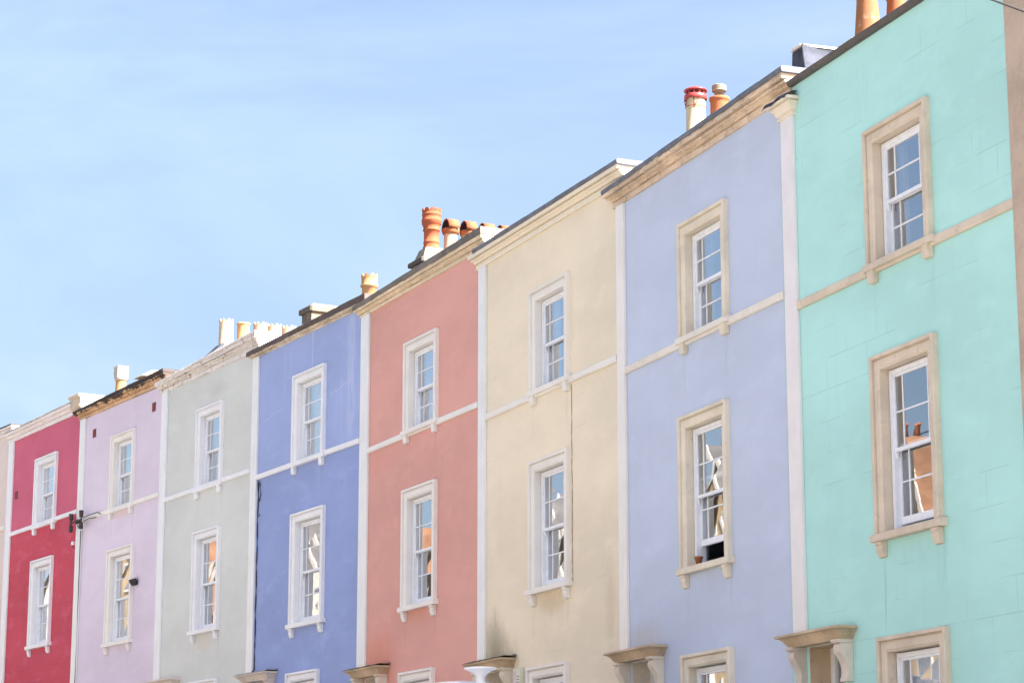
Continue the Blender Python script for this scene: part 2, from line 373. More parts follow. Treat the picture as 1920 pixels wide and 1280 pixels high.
def make_window(par, x0, x1, zb, zt, trim, sillmat, sill=True, brk=True, raised=0.0, curtain=None, a=.19, seed=0, on_string=False):
    """sash window with margin lights; x0..x1, zb..zt outer edge of the architrave"""
    rnd = random.Random(seed)
    ix0, ix1, izt = x0 + a, x1 - a, zt - a
    mb = MB(); D = .085                                    # box frame
    fw = .075
    for b in ((ix0 + .012, ix0 + fw, zb, izt - .012), (ix1 - fw, ix1 - .012, zb, izt - .012)): mb.box(b[0], b[1], D, D + .16, b[2], b[3])
    mb.box(ix0 + fw, ix1 - fw, D + .002, D + .16, izt - fw, izt - .014)
    mb.box(ix0 + fw, ix1 - fw, D + .01, D + .16, zb, zb + .05)
    win = mb.build('window', M['sash'], par, .004, 1)
    mb = MB()
    frame_sweep(mb, x0, x1, zb, zt, [(0, 0), (0, .080), (.008, .088), (.044, .088), (.052, .074), (.058, .034), (.074, .034), (.079, .056), (a - .030, .056), (a - .022, .050), (a - .012, .042), (a, .036), (a, -D - .16), (a - .02, -D - .16)])
    mb.build('architrave', trim, win)
    if sill:
        mb = MB(); e = .075
        mb.prism_x(x0 - e, x1 + e, [(-.115, zb - .105), (-.118, zb - .02), (-.105, zb - .008), (D + .03, zb + .012), (D + .03, zb - .105)])
        mb.build('sill', sillmat, win, .006, 2)
    if brk:
        z = zb - .107 if sill else zb - .06
        for bx in (x0 + .02, x1 - .19):
            mb = MB()
            mb.prism_x(bx, bx + .16, [(0, z), (-.095, z), (-.097, z - .035), (-.075, z - .05), (-.078, z - .10), (-.062, z - .15), (-.045, z - .19), (0, z - .20)] if sill else
                       [(0, z), (-.085, z), (-.085, z - .10), (-.075, z - .165), (-.06, z - .18), (0, z - .18)])
            mb.build('sill_bracket', trim, win, .005, 2)
    sx0, sx1 = ix0 + fw - .02, ix1 - fw + .02
    zbm, ztm = zb + .05, izt - fw + .015
    zm = (zbm + ztm) / 2
    pane = MB(); nm = .175
    def sash(z0, z1, y, top, up):
        mb = MB(); st = .052; tr = .05 if up else .045; br = .05 if up else .095; th = .042
        mb.box(sx0, sx0 + st, y, y + th, z0, z1); mb.box(sx1 - st, sx1, y, y + th, z0, z1)
        mb.box(sx0 + st, sx1 - st, y + .002, y + th, z1 - tr, z1); mb.box(sx0 + st, sx1 - st, y + .002, y + th, z0, z0 + br)
        gb = .022; zmid = (z0 + br + z1 - tr) / 2
        for gx in (sx0 + st + nm, sx1 - st - nm - gb): mb.box(gx, gx + gb, y + .008, y + .036, z0 + br, z1 - tr)
        segs = [sx0 + st, sx0 + st + nm, sx0 + st + nm + gb, sx1 - st - nm - gb, sx1 - st - nm, sx1 - st]
        for k in (0, 2, 4): mb.box(segs[k], segs[k + 1], y + .009, y + .036, zmid - gb / 2, zmid + gb / 2)
        if up:                                             # sash horns
            for hx in (sx0, sx1 - st): mb.prism_x(hx + .004, hx + st - .004, [(y + .003, z0), (y + th, z0), (y + th, z0 - .07), (y + .028, z0 - .085), (y + .012, z0 - .06)])
        mb.build('sash', M['sash'], win, .003, 1)
        for r in range(2):
            za, zc = ((z0 + br, zmid - gb / 2), (zmid + gb / 2, z1 - tr))[r]
            for k in (0, 2, 4):
                w = lambda: rnd.uniform(-.0022, .0022)
                pane.face([(segs[k], y + .022 + w(), za), (segs[k + 1], y + .022 + w(), za), (segs[k + 1], y + .022 + w(), zc), (segs[k], y + .022 + w(), zc)])
    sash(zm - .022, ztm, D + .022, True, True)
    sash(zbm + raised - .012, zm + .022 + raised, D + .078, False, False)
    pane.build('pane', M['glass'], win, fix=False)
    if curtain:
        mb = MB(); yc = D + .24; n = 40
        spans = {'net': [(ix0 - .05, ix1 + .05)], 'pair': [(ix0 - .05, ix0 + .30), (ix1 - .34, ix1 + .05)], 'right': [(ix0 - .05, ix0 + .22), (ix1 - .52, ix1 + .05)]}[curtain]
        for (a0, a1) in spans:
            g = []
            for k in range(n + 1):
                xx = a0 + (a1 - a0) * k / n
                yy = yc + .028 * math.sin(k * 1.15 + rnd.random() * .6) + .01 * rnd.random()
                g.append((xx, yy))
            for k in range(n):
                mb.face([(g[k][0], g[k][1], zb + .06), (g[k + 1][0], g[k + 1][1], zb + .06), (g[k + 1][0], g[k + 1][1], izt), (g[k][0], g[k][1], izt)], 0, True)
        mb.build('curtain', M['net'] if curtain != 'right' or rnd.random() < .6 else M['drape'], win)
    return win

def make_wall(par, W, ztop_l, ztop_r, openings, mat):
    mb = MB(); T = .32
    xs = sorted({0.003, W - .003} | {o[0] for o in openings} | {o[1] for o in openings})
    zs = sorted({-1.2, ztop_l} | {o[2] for o in openings} | {o[3] for o in openings})
    inside = lambda x, z: any(o[0] < x < o[1] and o[2] < z < o[3] for o in openings)
    zt = lambda x, z: z + ((ztop_r - ztop_l) * x / W if z == zs[-1] else 0)
    for i in range(len(xs) - 1):
        for j in range(len(zs) - 1):
            if inside((xs[i] + xs[i + 1]) / 2, (zs[j] + zs[j + 1]) / 2): continue
            a, b, c, d = xs[i], xs[i + 1], zs[j], zs[j + 1]
            mb.face([(a, 0, c), (b, 0, c), (b, 0, zt(b, d)), (a, 0, zt(a, d))])
            mb.face([(a, T, c), (a, T, d), (b, T, d), (b, T, c)], 1)
    for (a, b, c, d) in openings:
        mb.face([(a, 0, c), (a, T, c), (a, T, d), (a, 0, d)]); mb.face([(b, 0, c), (b, 0, d), (b, T, d), (b, T, c)])
        mb.face([(a, 0, d), (a, T, d), (b, T, d), (b, 0, d)]); mb.face([(a, 0, c), (b, 0, c), (b, T, c), (a, T, c)])
    x0, x1, y1, zt0 = .003, W - .003, 8.5, min(ztop_l, ztop_r) - .02
    mb.face([(x0, 0, -1.2), (x0, 0, ztop_l), (x0, y1, zt0), (x0, y1, -1.2)]); mb.face([(x1, 0, -1.2), (x1, y1, -1.2), (x1, y1, zt0), (x1, 0, ztop_r)])
    mb.face([(x0, y1, -1.2), (x0, y1, zt0), (x1, y1, zt0), (x1, y1, -1.2)])
    for z in (.25, 3.4, 6.6, zt0 - .25): mb.face([(x0, T, z), (x1, T, z), (x1, y1, z), (x0, y1, z)], 1)
    mb.face([(x0, 3.2, 0), (x1, 3.2, 0), (x1, 3.2, zt0 - .25), (x0, 3.2, zt0 - .25)], 1)
    me = MB.build(mb, 'wall', [mat, M['room']], par)
    return me

def hood(par, x0, x1, zt, proj, smat, bmat, rough_top=None, ramp_seed=0):
    prof = [(.15, zt - .165), (.165, zt - .165), (.172, zt - .150), (.20, zt - .12), (.225, zt - .085), (.255, zt - .055), (proj - .03, zt - .042), (proj, zt - .038), (proj, zt - .012), (proj - .01, zt - .004)]
    mb = MB(); ledge(mb, x0 + proj, x1 - proj, prof, .0, left=True, right=True)
    h = mb.build('door_hood', smat, par)
    for bx in (x0 + .16, x1 - .33):
        z = zt - .167; mb = MB()
        mb.prism_x(bx - .012, bx + .192, [(0, z), (-.225, z), (-.228, z - .02), (-.205, z - .045), (0, z - .045)])
        pts = [(0, z - .046), (-.168, z - .046), (-.188, z - .075), (-.195, z - .115), (-.183, z - .16), (-.155, z - .205), (-.122, z - .25), (-.098, z - .30), (-.085, z - .36), (-.083, z - .42), (-.092, z - .47), (-.105, z - .495), (-.105, z - .53), (0, z - .53)]
        mb.prism_x(bx, bx + .18, pts)
        mb.build('hood_bracket', bmat, h, .004, 2)
    if rough_top:
        rnd = random.Random(ramp_seed); mb = MB(); n = 46; rows = []
        for j in range(5):
            v = proj * (1 - j / 4) + .012 * (j == 0)
            rows.append([(x0 - .02 + (x1 - x0 + .04) * k / n, -v + rnd.uniform(-.012, .012), zt + (.0 if j in (0,) else .014 + .022 * rnd.random() + (.03 * (j == 4)))) for k in range(n + 1)])
        low = [(p[0], p[1], zt - .006) for p in rows[0]]
        rows = [low] + rows
        for a, b in zip(rows[:-1], rows[1:]):
            for k in range(n): mb.face([a[k], a[k + 1], b[k + 1], b[k]], 0, True)
        mb.build('slate_capping', rough_top, h)
    return h

def pot(par, kind, y, z, top, r, mat, x=0.0):
    mb = MB(); H = top - z; n = 32
    if kind == 'plain':
        mb.lathe((x, y, z), [(r * 1.06, 0), (r * 1.06, .05), (r, .06), (r * .95, H - .10), (r * .98, H - .06), (r * 1.05, H - .05), (r * 1.05, H), (r * .8, H), (r * .78, H - .3)], n)
    elif kind == 'taper':
        mb.lathe((x, y, z), [(r * 1.25, 0), (r * 1.2, .1), (r * .92, H - .35), (r * .92, H - .31), (r * 1.1, H - .27), (r * 1.12, H - .17), (r * .98, H - .14), (r * .98, H - .06), (r * 1.1, H - .04), (r * 1.1, H), (r * .75, H), (r * .7, H - .3)], n)
    elif kind in ('crown', 'crownband'):
        prof = [(r * 1.05, 0), (r * 1.05, .05), (r * .92, .07), (r * .92, H - .34), (r * 1.12, H - .32), (r * 1.12, H - .28), (r * .98, H - .26), (r * 1.0, H - .12)] if kind == 'crownband' else [(r * 1.06, 0), (r * 1.06, .04), (r, .06), (r * .97, H - .13)]
        mb.lathe((x, y, z), prof, n, cap=False)
        rt = prof[-1][0]; zb = z + prof[-1][1]; K = 8; ro, ri = [], []
        pts = K * 6
        for k in range(pts):
            a = 2 * math.pi * k / pts; ph = (k % 6) / 6
            hh = .02 + .095 * abs(math.cos(math.pi * ph)) ** 1.0
            ro.append((a, hh))
        for rr, s in ((rt, 1), (rt * .86, -1)):
            lo = [(x + rr * math.cos(a), y + rr * math.sin(a), zb - (.0 if s > 0 else .25)) for a, hh in ro]; hi = [(x + rr * 1.05 * math.cos(a), y + rr * 1.05 * math.sin(a), zb + hh) for a, hh in ro]
            mb.rings([lo, hi], True, False, 0, False)
            if s > 0: hi0 = hi
        mb.rings([hi0, hi], True, False, 0, False)
    elif kind == 'king':                                     # tall banded pot with a scalloped crown
        k = H
        mb.lathe((x, y, z), [(r * 1.12, 0), (r * 1.12, .03), (r * 1.0, .07), (r * 1.0, .12), (r * 1.06, .13), (r * 1.06, .15), (r * .98, .16), (r * .98, k * .44), (r * 1.12, k * .45), (r * 1.12, k * .48), (r * 1.0, k * .49), (r * 1.18, k * .60), (r * 1.26, k * .61), (r * 1.26, k * .67), (r * 1.30, k * .68), (r * 1.30, k * .72), (r * 1.22, k * .73), (r * 1.20, k * .82), (r * 1.26, k * .83), (r * 1.26, k * .86), (r * 1.19, k * .87), (r * 1.21, k * .92)], n, cap=False)
        rt = r * 1.21; zb = z + k * .92; pts = 60; hi = []; lo = []
        for q in range(pts):
            a = 2 * math.pi * q / pts; hh = .025 + k * .08 * abs(math.sin(math.pi * (q % 6) / 6)) ** .6
            lo.append((x + rt * math.cos(a), y + rt * math.sin(a), zb)); hi.append((x + rt * 1.04 * math.cos(a), y + rt * 1.04 * math.sin(a), zb + hh - .025))
        lo2 = [(x + (p[0] - x) * .86, y + (p[1] - y) * .86, zb - .3) for p in lo]; hi2 = [(x + (p[0] - x) * .86, y + (p[1] - y) * .86, p[2]) for p in hi]
        mb.rings([lo, hi, hi2, lo2], True, False, 0, False)
    o = mb.build('chimney_pot', mat, par)
    return o

def stack(par, y0, y1, zb, zt, hw=.3, cap=.09, mat=None, flaunch=True):
    mb = MB(); mb.box(-hw, hw, y0, y1, zb, zt - cap - .01)
    mb.box(-hw - .06, hw + .06, y0 - .06, y1 + .06, zt - cap - .012, zt)
    if flaunch:
        a = [(-hw, y0, zt - .004), (hw, y0, zt - .004), (hw, y1, zt - .004), (-hw, y1, zt - .004)]
        b = [(-hw * .55, y0 + .1, zt + .10), (hw * .55, y0 + .1, zt + .10), (hw * .55, y1 - .1, zt + .10), (-hw * .55, y1 - .1, zt + .10)]
        mb.rings([a, b], True, True, 1)
    return mb.build('chimney', [mat or M['stack'], M['mortar']], par, .012, 1)

def half_cowl(par, y, z, r, L, mat):
    """ridge tile laid over a pot as a rain hood, open to the street"""
    mb = MB(); n = 14; o_, i_ = [], []
    for y0 in (-L / 2, L / 2):
        o_.append([(r * math.cos(math.pi * k / n), y + y0, z + r * 1.05 * math.sin(math.pi * k / n)) for k in range(n + 1)])
        i_.append([((r - .022) * math.cos(math.pi * k / n), y + y0, z + (r - .022) * 1.05 * math.sin(math.pi * k / n)) for k in range(n + 1)])
    mb.rings(o_, False, False, 0, True); mb.rings(i_, False, False, 1, True)
    for e in (0, 1):
        for k in range(n): mb.face([o_[e][k], o_[e][k + 1], i_[e][k + 1], i_[e][k]])
    for k in (0, n): mb.face([o_[0][k], o_[1][k], i_[1][k], i_[0][k]])
    return mb.build('cowl', [mat, M['cord']], par)  # inner faces near black: the dark of the opening is put into the colour

def street_z(y): return -1.62 + .0475 * y

# per house: label, trim, sill material, string material, pilaster, hood (stone, bracket, rough top)
HS = [
 dict(n='mint', label='mint green stucco house with bare stone window surrounds, nearest and tallest at the right', trim='stone_mint', sill='stone_mint', string='stone_mint', pil='pil_mint', hood=('hood_stone', 'hood_pale', None),
      w1=(2.50, 4.10, .045, 1.836), w2=(2.49, 4.08, -3.40, -1.145), gh=-4.69, top=(3.135, 3.11), corn=None, plr=.49),
 dict(n='lilac', label='pale lilac stucco house with a weathered stone cornice and an open sash window', trim='stone_lilac', sill='stone_lilac', string='string_lilac', pil='trim_pink', hood=('hood_stone', 'bracket_cream', None),
      w1=(2.545, 4.18, .05, 1.834), w2=(2.46, 4.107, -3.408, -1.14), gh=-4.69, top=(2.768, 2.768), corn=('corn_lilac', .17, 3.11, 3.17, .075, 'lead'), plr=.44),
 dict(n='cream', label='cream roughcast house with white trim, between the salmon and the lilac houses', trim='trim_cream', sill='trim_cream', string='trim_cream', pil='trim_white', hood=('hood_stone', 'bracket_cream', 'moss'),
      w1=(2.58, 4.205, .05, 1.852), w2=(2.53, 4.17, -3.372, -1.17), gh=-4.705, top=(2.855, 2.855), corn=('corn_cream', .165, 3.215, 3.215, .075, 'lead'), plr=.475),
 dict(n='salmon', label='salmon red stucco house with a row of hooded chimney pots', trim='trim_pink', sill='trim_pink', string='trim_pink', pil='trim_white', hood=('hood_stone', 'bracket_cream', 'moss'),
      w1=(2.545, 4.18, .045, 1.83), w2=(2.51, 4.162, -3.40, -1.116), gh=-4.671, top=(2.886, 2.914), corn=('corn_salmon', .135, 3.165, 3.29, .10, 'cop_salmon'), plr=.58),
 dict(n='blue', label='cornflower blue stucco house with pale rain streaks and bright white window surrounds', trim='trim_blue', sill='trim_blue', string='trim_blue', pil='trim_white', hood=('hood_pale', 'hood_pale', 'cop_crimson'),
      w1=(2.505, 4.195, -.01, 1.96), w2=(2.537, 4.273, -3.519, -1.13), gh=-4.574, top=(2.805, 2.877), corn=('corn_blue', .11, 2.985, 3.045, .105, 'cop_blue'), plr=.475),
 dict(n='sage', label='pale grey green stucco house with a chipped white cornice and crown chimney pots', trim='trim_blue', sill='trim_blue', string='trim_blue', pil='trim_blue', hood=('hood_pale', 'hood_pale', None),
      w1=(2.49, 4.055, -.035, 1.923), w2=(2.46, 4.06, -3.414, -1.063), gh=-4.62, top=(2.746, 2.763), corn=('corn_sage', .15, 3.03, 3.20, .045, 'corn_sage'), plr=.50),
 dict(n='pink', label='pale lilac pink stucco house with a sooty, blackened cornice and two air bricks', trim='trim_pink', sill='trim_pink', string='trim_pink', pil='trim_white', hood=('hood_pale', 'hood_pale', None),
      w1=(2.497, 4.107, -.03, 1.944), w2=(2.505, 4.26, -3.47, -1.066), gh=-4.64, top=(2.773, 2.757), corn=('corn_pink', .157, 3.035, 3.12, .06, 'cop_pink'), plr=.52),
 dict(n='crimson', label='deep crimson house with scored block lines in its lower stucco', trim='trim_blue', sill='trim_blue', string='trim_blue', pil='trim_blue', hood=('hood_pale', 'hood_pale', None),
      w1=(2.51, 4.228, -.04, 1.887), w2=(2.505, 4.204, -3.38, -1.009), gh=-4.62, top=(2.716, 2.705), corn=('corn_crimson', .11, 3.05, 3.09, .035, 'cop_crimson'), plr=.56),
 dict(n='blush', label='pale blush house at the far left end of the terrace, cut by the picture edge', trim='trim_pink', sill='trim_pink', string='trim_pink', pil='trim_white', hood=('hood_pale', 'hood_pale', None),
      w1=(2.5, 4.2, -.03, 1.9), w2=(2.5, 4.2, -3.4, -1.05), gh=-4.62, top=(2.74, 2.74), corn=('corn_crimson', .11, 3.05, 3.0, .045, 'cop_pink'), plr=.5),
]
CURT = [('right', None, 'net'), ('right', None, None), ('right', None, None), ('pair', None, None), ('net', None, None), ('right', None, None), ('right', 'net', None), (None, 'net', None), (None, None, None)]
GROUP = 'painted terraced houses stepping up the hill'
roots = []; widths = []
for i, h in enumerate(HS):
    Lp, Rp = Vector(B[i + 1]), Vector(B[i]); W = (Rp - Lp).length; t = (Rp - Lp) / W
    root = thing('terraced_house', h['label'], 'house', (Lp.x, Lp.y, S[i] - BASE), math.atan2(t.y, t.x), GROUP)
    roots.append(root); widths.append(W)
    Z = BASE; A = .19
    w1 = (h['w1'][0], h['w1'][1], Z + h['w1'][2], Z + h['w1'][3]); w2 = (h['w2'][0], h['w2'][1], Z + h['w2'][2], Z + h['w2'][3])
    g = (2.44, 4.10, Z - 6.55, Z + h['gh'])
    op = [(w[0] + A - .012, w[1] - A + .012, w[2] - .05, w[3] - A + .012) for w in (w1, w2, g)]
    zh = Z - 4.47 if i < 6 else Z - 4.5
    op.append((.48, 1.46, .28, zh - .17))
    tl, tr = Z + h['top'][0], Z + h['top'][1]
    make_wall(root, W, tl, tr, op, walls[i])
    for k, w in enumerate((w1, w2, g)):
        raised = {(1, 1): .27, (0, 1): .055, (2, 0): .012}.get((i, k), 0)
        make_window(root, *w, M[h['trim']], M[h['sill']], sill=True if k else False, brk=True if k < 2 else False, raised=raised, curtain=CURT[i][k], seed=i * 10 + k)
    # string course running under the top window, thicker as its sill
    mb = MB(); v = .052
    prof = [(0, Z - .068), (.036, Z - .068), (.046, Z - .052), (v, Z - .05), (v, Z + .036), (.04, Z + .048), (0, Z + .052)]
    mb.prism_x(h['plr'] - .03, W + .06, [(-a, b) for a, b in prof])
    zs = w1[2]
    mb.prism_x(w1[0] - .07, w1[1] + .07, [(.18, zs - .075), (-.098, zs - .075), (-.105, zs - .06), (-.105, zs + .008), (-.095, zs + .018), (.18, zs + .030)])
    mb.build('string_course', M[h['string']], root, .004, 1)
    # pilaster
    mb = MB(); mb.box(.098, h['plr'] - .03, -.046, .0, zh + .005, tl - (.0 if h['corn'] else .16) - .003)
    mb.build('pilaster', M[h['pil']], root, .006, 2)
    if not h['corn']:                                       # remnant of the old cornice kept as a capital
        mb = MB(); zc = Z + 2.70
        ledge(mb, .12, h['plr'] - .06, [(.046, zc), (.066, zc), (.07, zc + .035), (.05, zc + .04), (.05, zc + .06), (.082, zc + .075), (.09, zc + .10), (.105, zc + .135), (.14, zc + .165), (.155, zc + .175), (.120, zc + .18), (.120, zc + .195), (.178, zc + .20), (.18, zc + .24), (.165, zc + .247)], -.001, left=True, right=True)
        mb.build('capital', M['bracket_cream'], root, .003, 1)
    if not h['corn']:
        mb = MB(); n = 10; zc += .246
        pts = [[(-.16 + (h['plr'] + .22) * k / n, -.19 + .0 * j + .19 * j, zc + .02 + .10 * j + .02 * math.sin(k * 1.1) + (-.02 if k == 0 else 0)) for k in range(n + 1)] for j in (0, 1)]
        low = [(p[0], p[1] - .006, p[2] - .035) for p in pts[0]]
        for a, b in ((low, pts[0]), (pts[0], pts[1])):
            for k in range(n): mb.face([a[k], a[k + 1], b[k + 1], b[k]], 0, True)
        mb.build('lead_flashing', M['lead_dark'], root)
    # cornice, coping
    if h['corn']:
        cm, p, ztl, ztr, hc, km = h['corn']; z0 = tl + .001; hs = Z + ztl - hc - z0
        over = .40 if i not in (7,) else -.55
        mb = MB(); ledge(mb, .0, W + over, cornice_prof(p, z0, hs), .5, tilt=ztr - ztl, zref=z0, zspan=hs + hc, left=True, wear=(.0, .007, .002, .005, .008, .009, .007, .0035, .003)[i], seed=i)
        # drop the underside to follow the wall head
        mb.build('cornice', M[cm], root, .0)
        mb = MB(); n = 6 if km in ('lead', 'lead_dark') else 1; zt0 = Z + ztl - hc + .002
        if n == 1:
            ledge(mb, .0, W + over + .01, [(.0, zt0), (p + .012, zt0), (p + .016, zt0 + hc * .3), (p + .016, zt0 + hc - .006), (p + .006, zt0 + hc)], .52, tilt=ztr - ztl, zref=z0, zspan=hs + hc, left=True, wear=(0, 0, 0, .007, .010, .009, .010, .004, .004)[i], seed=50 + i)
            mb.build('coping', M[km], root, .004, 1)
        else:
            X0 = .12 if i == 2 else .0; X1 = W + over + .01; n = 5 if i == 2 else 9
            for k in range(n):
                a = X0 + (X1 - X0) * k / n; b = X0 + (X1 - X0) * (k + 1) / n + .03; e = .003 * (k % 2); wv = random.uniform(-.004, .006)
                sl = (ztr - ztl) / (W + over)
                q = [(.0, zt0 - .02), (p + .008 + e, zt0 - .015 + wv), (p + .024 + e, zt0 + hc * .45), (p + .012 + e, zt0 + hc - .008 + e), (p - .02, zt0 + hc + e)]
                ring = lambda x, q=q: [(x, -v_, z_ + sl * x) for v_, z_ in q] + [(x, .52, q[-1][1] + sl * x), (x, .52, q[0][1] + sl * x)]
                mb.rings([ring(a - (p if k == 0 and i == 1 else 0)), ring(b)], True, True)
            mb.build('lead_capping', M[km], root, .004, 1)
    else:
        mb = MB(); z0 = (tl + tr) / 2; sl = (tr - tl) / W
        q = [(-.0, -.015), (-.055, -.012), (-.085, .02), (-.09, .06), (-.082, .062), (-.075, .03), (-.05, .005), (.0, .0), (.0, .045), (.35, .06), (.35, -.015)]
        ring = lambda x: [(x, y, tl + sl * x + z) for y, z in q]
        mb.rings([ring(.40), ring(W + .02)], True, True)
        mb.build('gutter', M['gutter'], root, .003, 1)
    # roof behind the parapet
    mb = MB(); zr = min(tl, tr) - .05; za = zr + .05
    mb.face([(.0, .5, za), (W, .5, za), (W, 4.2, za + .75), (0, 4.2, za + .75)]); mb.face([(.0, 4.2, za + .75), (W, 4.2, za + .75), (W, 8.6, za - .2), (0, 8.6, za - .2)])
    mb.face([(0, .5, za), (0, 4.2, za + .75), (0, 8.6, za - .2), (0, 8.6, za - .5), (0, .5, za - .3)]); mb.face([(W, .5, za), (W, .5, za - .3), (W, 8.6, za - .5), (W, 8.6, za - .2), (W, 4.2, za + .75)])
    mb.build('roof', M['slate'], root)
    # door and its hood
    hd = hood(root, .06, 1.84, zh, .31, M[h['hood'][0]], M[h['hood'][1]], M[h['hood'][2]] if h['hood'][2] else None, i)
    mb = MB(); dz = zh - .17
    for (a, b) in ((.484, .60), (1.34, 1.456)): mb.box(a, b, .30, .40, .3, dz - .004)
    mb.box(.60, 1.34, .302, .40, dz - .08, dz - .005); mb.box(.60, 1.34, .298, .41, dz - .56, dz - .48)
    lm = MB()
    lm.box(.481, .492, -.004, .299, .3, dz - .012); lm.box(1.448, 1.459, -.004, .299, .3, dz - .012); lm.box(.492, 1.448, -.004, .299, dz - .011, dz - .001)
    lm.build('door_lining', M[h['hood'][0]] if i == 0 else M[h['hood'][1]], root)
    dr = mb.build('door_frame', M['trim_white'], root, .004, 1)
    mb = MB(); mb.box(.60, 1.34, .33, .38, .3, dz - .562)
    for (a, b, c, d) in ((.68, .93, .5, 1.1), (1.01, 1.26, .5, 1.1), (.68, .93, 1.25, dz - .68), (1.01, 1.26, 1.25, dz - .68)): mb.box(a, b, .318, .331, c, d)
    mb.build('door', M['door'], dr, .004, 1)
    mb = MB(); mb.face([(.60, .35, dz - .48), (1.34, .35, dz - .48), (1.34, .35, dz - .08), (.60, .35, dz - .08)]); mb.build('fanlight', M['glass'], dr, fix=False)
    mb = MB(); mb.box(.40, 1.62, -.35, .3, -.3, .27); mb.box(.40, 1.62, -.7, -.352, -.4, .12); mb.build('doorstep', M['hood_pale'], root, .01, 2)

# ------------------------------------------------------------------ chimneys (party wall = x 0 of each house)
Z = BASE
# mint: lead clad upstand and two pots
r = roots[0]
mb = MB()
mb.rings([[(-.16, .24, Z + 2.6), (.16, .24, Z + 2.6), (.16, .30, Z + 3.85), (-.16, .30, Z + 3.85)], [(-.16, 1.05, Z + 2.6), (.16, 1.05, Z + 2.6), (.16, 1.05, Z + 3.85), (-.16, 1.05, Z + 3.85)]])
up = mb.build('party_wall_upstand', M['lead_dark'], r, .015, 2)
mb = MB(); mb.rings([[(-.17, .275, Z + 3.852), (.172, .275, Z + 3.852), (.12, .285, Z + 3.902), (-.12, .285, Z + 3.902)], [(-.17, 1.1, Z + 3.852), (.172, 1.1, Z + 3.852), (.12, 1.1, Z + 3.912), (-.12, 1.1, Z + 3.912)]])
mb.build('coping_stone', M['hood_pale'], up, .008, 1)
mb = MB(); mb.rings([[(.162, .24, Z + 2.95), (.162, .28, Z + 3.885), (.162, .82, Z + 3.76), (.162, .78, Z + 3.3)], [(.46, .24, Z + 2.95), (.185, .28, Z + 3.885), (.19, .82, Z + 3.76), (.46, .74, Z + 3.15)]])
mb.build('lead_apron', M['lead_dark'], up, .01, 1)
st = stack(r, 1.05, 2.6, Z + 2.6, Z + 4.0, .3)
pot(st, 'taper', 1.45, Z + 4.02, Z + 5.05, .165, M['terracotta_patchy']); pot(st, 'taper', 1.93, Z + 4.02, Z + 5.1, .15, M['terracotta'])
# lilac: cream pot with red cowl, orange pot with ribbed cap
r = roots[1]
st = stack(r, 1.1, 2.5, Z + 2.6, Z + 4.05, .3)
pot(st, 'plain', 1.48, Z + 4.1, Z + 4.88, .168, M['potcream'])
mb = MB(); c = (0, 1.48, Z + 4.80)
mb.lathe(c, [(.185, 0), (.192, .01), (.192, .075), (.178, .085), (.178, .0)], 32, cap=False)
for k in range(10):
    a = 2 * math.pi * k / 10; mb.box(c[0] + .15 * math.cos(a) - .012, c[0] + .15 * math.cos(a) + .012, c[1] + .15 * math.sin(a) - .012, c[1] + .15 * math.sin(a) + .012, c[2] + .08, c[2] + .15)
mb.lathe(c, [(.05, .15), (.195, .148), (.20, .155), (.19, .175), (.10, .215), (.02, .225)], 32)
mb.tube([(-.09, 1.48 - .165, Z + 4.80), (-.02, 1.48 - .178, Z + 4.68), (.05, 1.48 - .178, Z + 4.80)], .008); mb.tube([(.13, 1.38, Z + 4.80), (.15, 1.40, Z + 4.66), (.165, 1.46, Z + 4.80)], .008)
mb.tube([(.176 * math.cos(a), 1.48 + .176 * math.sin(a), Z + 4.67) for a in [2 * math.pi * k / 24 for k in range(25)]], .006)
mb.build('cowl', M['redmetal'], st)
pot(st, 'plain', 1.92, Z + 4.1, Z + 4.89, .162, M['terracotta'])
mb = MB(); c = (0, 1.92, Z + 4.86)
mb.lathe(c, [(.085, 0), (.08, .13), (.12, .14), (.125, .15)] + [(.125 - .016 * (k % 2), .155 + .014 * k) for k in range(7)] + [(.10, .255), (.02, .262)], 28)
mb.build('cowl', M['ribcap'], st)
# cream: low stack hidden behind its parapet
stack(roots[2], 1.2, 2.4, Z + 2.6, Z + 3.55, .3)
# salmon: king pot, four ridge tile hoods
r = roots[3]
st = stack(r, 1.25, 3.6, Z + 2.6, Z + 4.28, .32, mat=stone_mat('rendered_stack', (.26, .23, .20), .25, .5, seed=30, darkened=1.24, staincol=(.11, .10, .10)))
mb = MB(); mb.rings([[(-.30, 1.28, Z + 4.28), (.30, 1.28, Z + 4.28), (.30, 1.86, Z + 4.28), (-.30, 1.86, Z + 4.28)], [(-.20, 1.38, Z + 4.56), (.20, 1.38, Z + 4.56), (.20, 1.78, Z + 4.56), (-.20, 1.78, Z + 4.56)]])
mb.build('flaunching', M['mortar'], st, .02, 2)
pot(st, 'king', 1.58, Z + 4.56, Z + 5.45, .165, M['terracotta_red'])
for y in (2.03, 2.45, 2.88, 3.30):
    pot(st, 'plain', y, Z + 4.3, Z + 4.99, .15, M['potwhite']); 
    mb = MB(); mb.lathe((0, y, Z + 4.93), [(.165, 0), (.19, .05), (.19, .12), (.15, .13)], 28); mb.build('pot_collar', M['terracotta'], st)
    half_cowl(st, y, Z + 5.05, .215, .25, M['terracotta_red'])
# blue: capped stack and a crown pot
r = roots[4]
st = stack(r, 1.32, 3.4, Z + 2.5, Z + 4.19, .27, .12, mat=stone_mat('dark_front_stack_stone', (.23, .18, .125), .3, .6, seed=31, darkened=1.31, staincol=(.10, .09, .08)))
pot(st, 'crownband', 2.94, Z + 4.24, Z + 5.2, .19, M['terracotta_pale'])
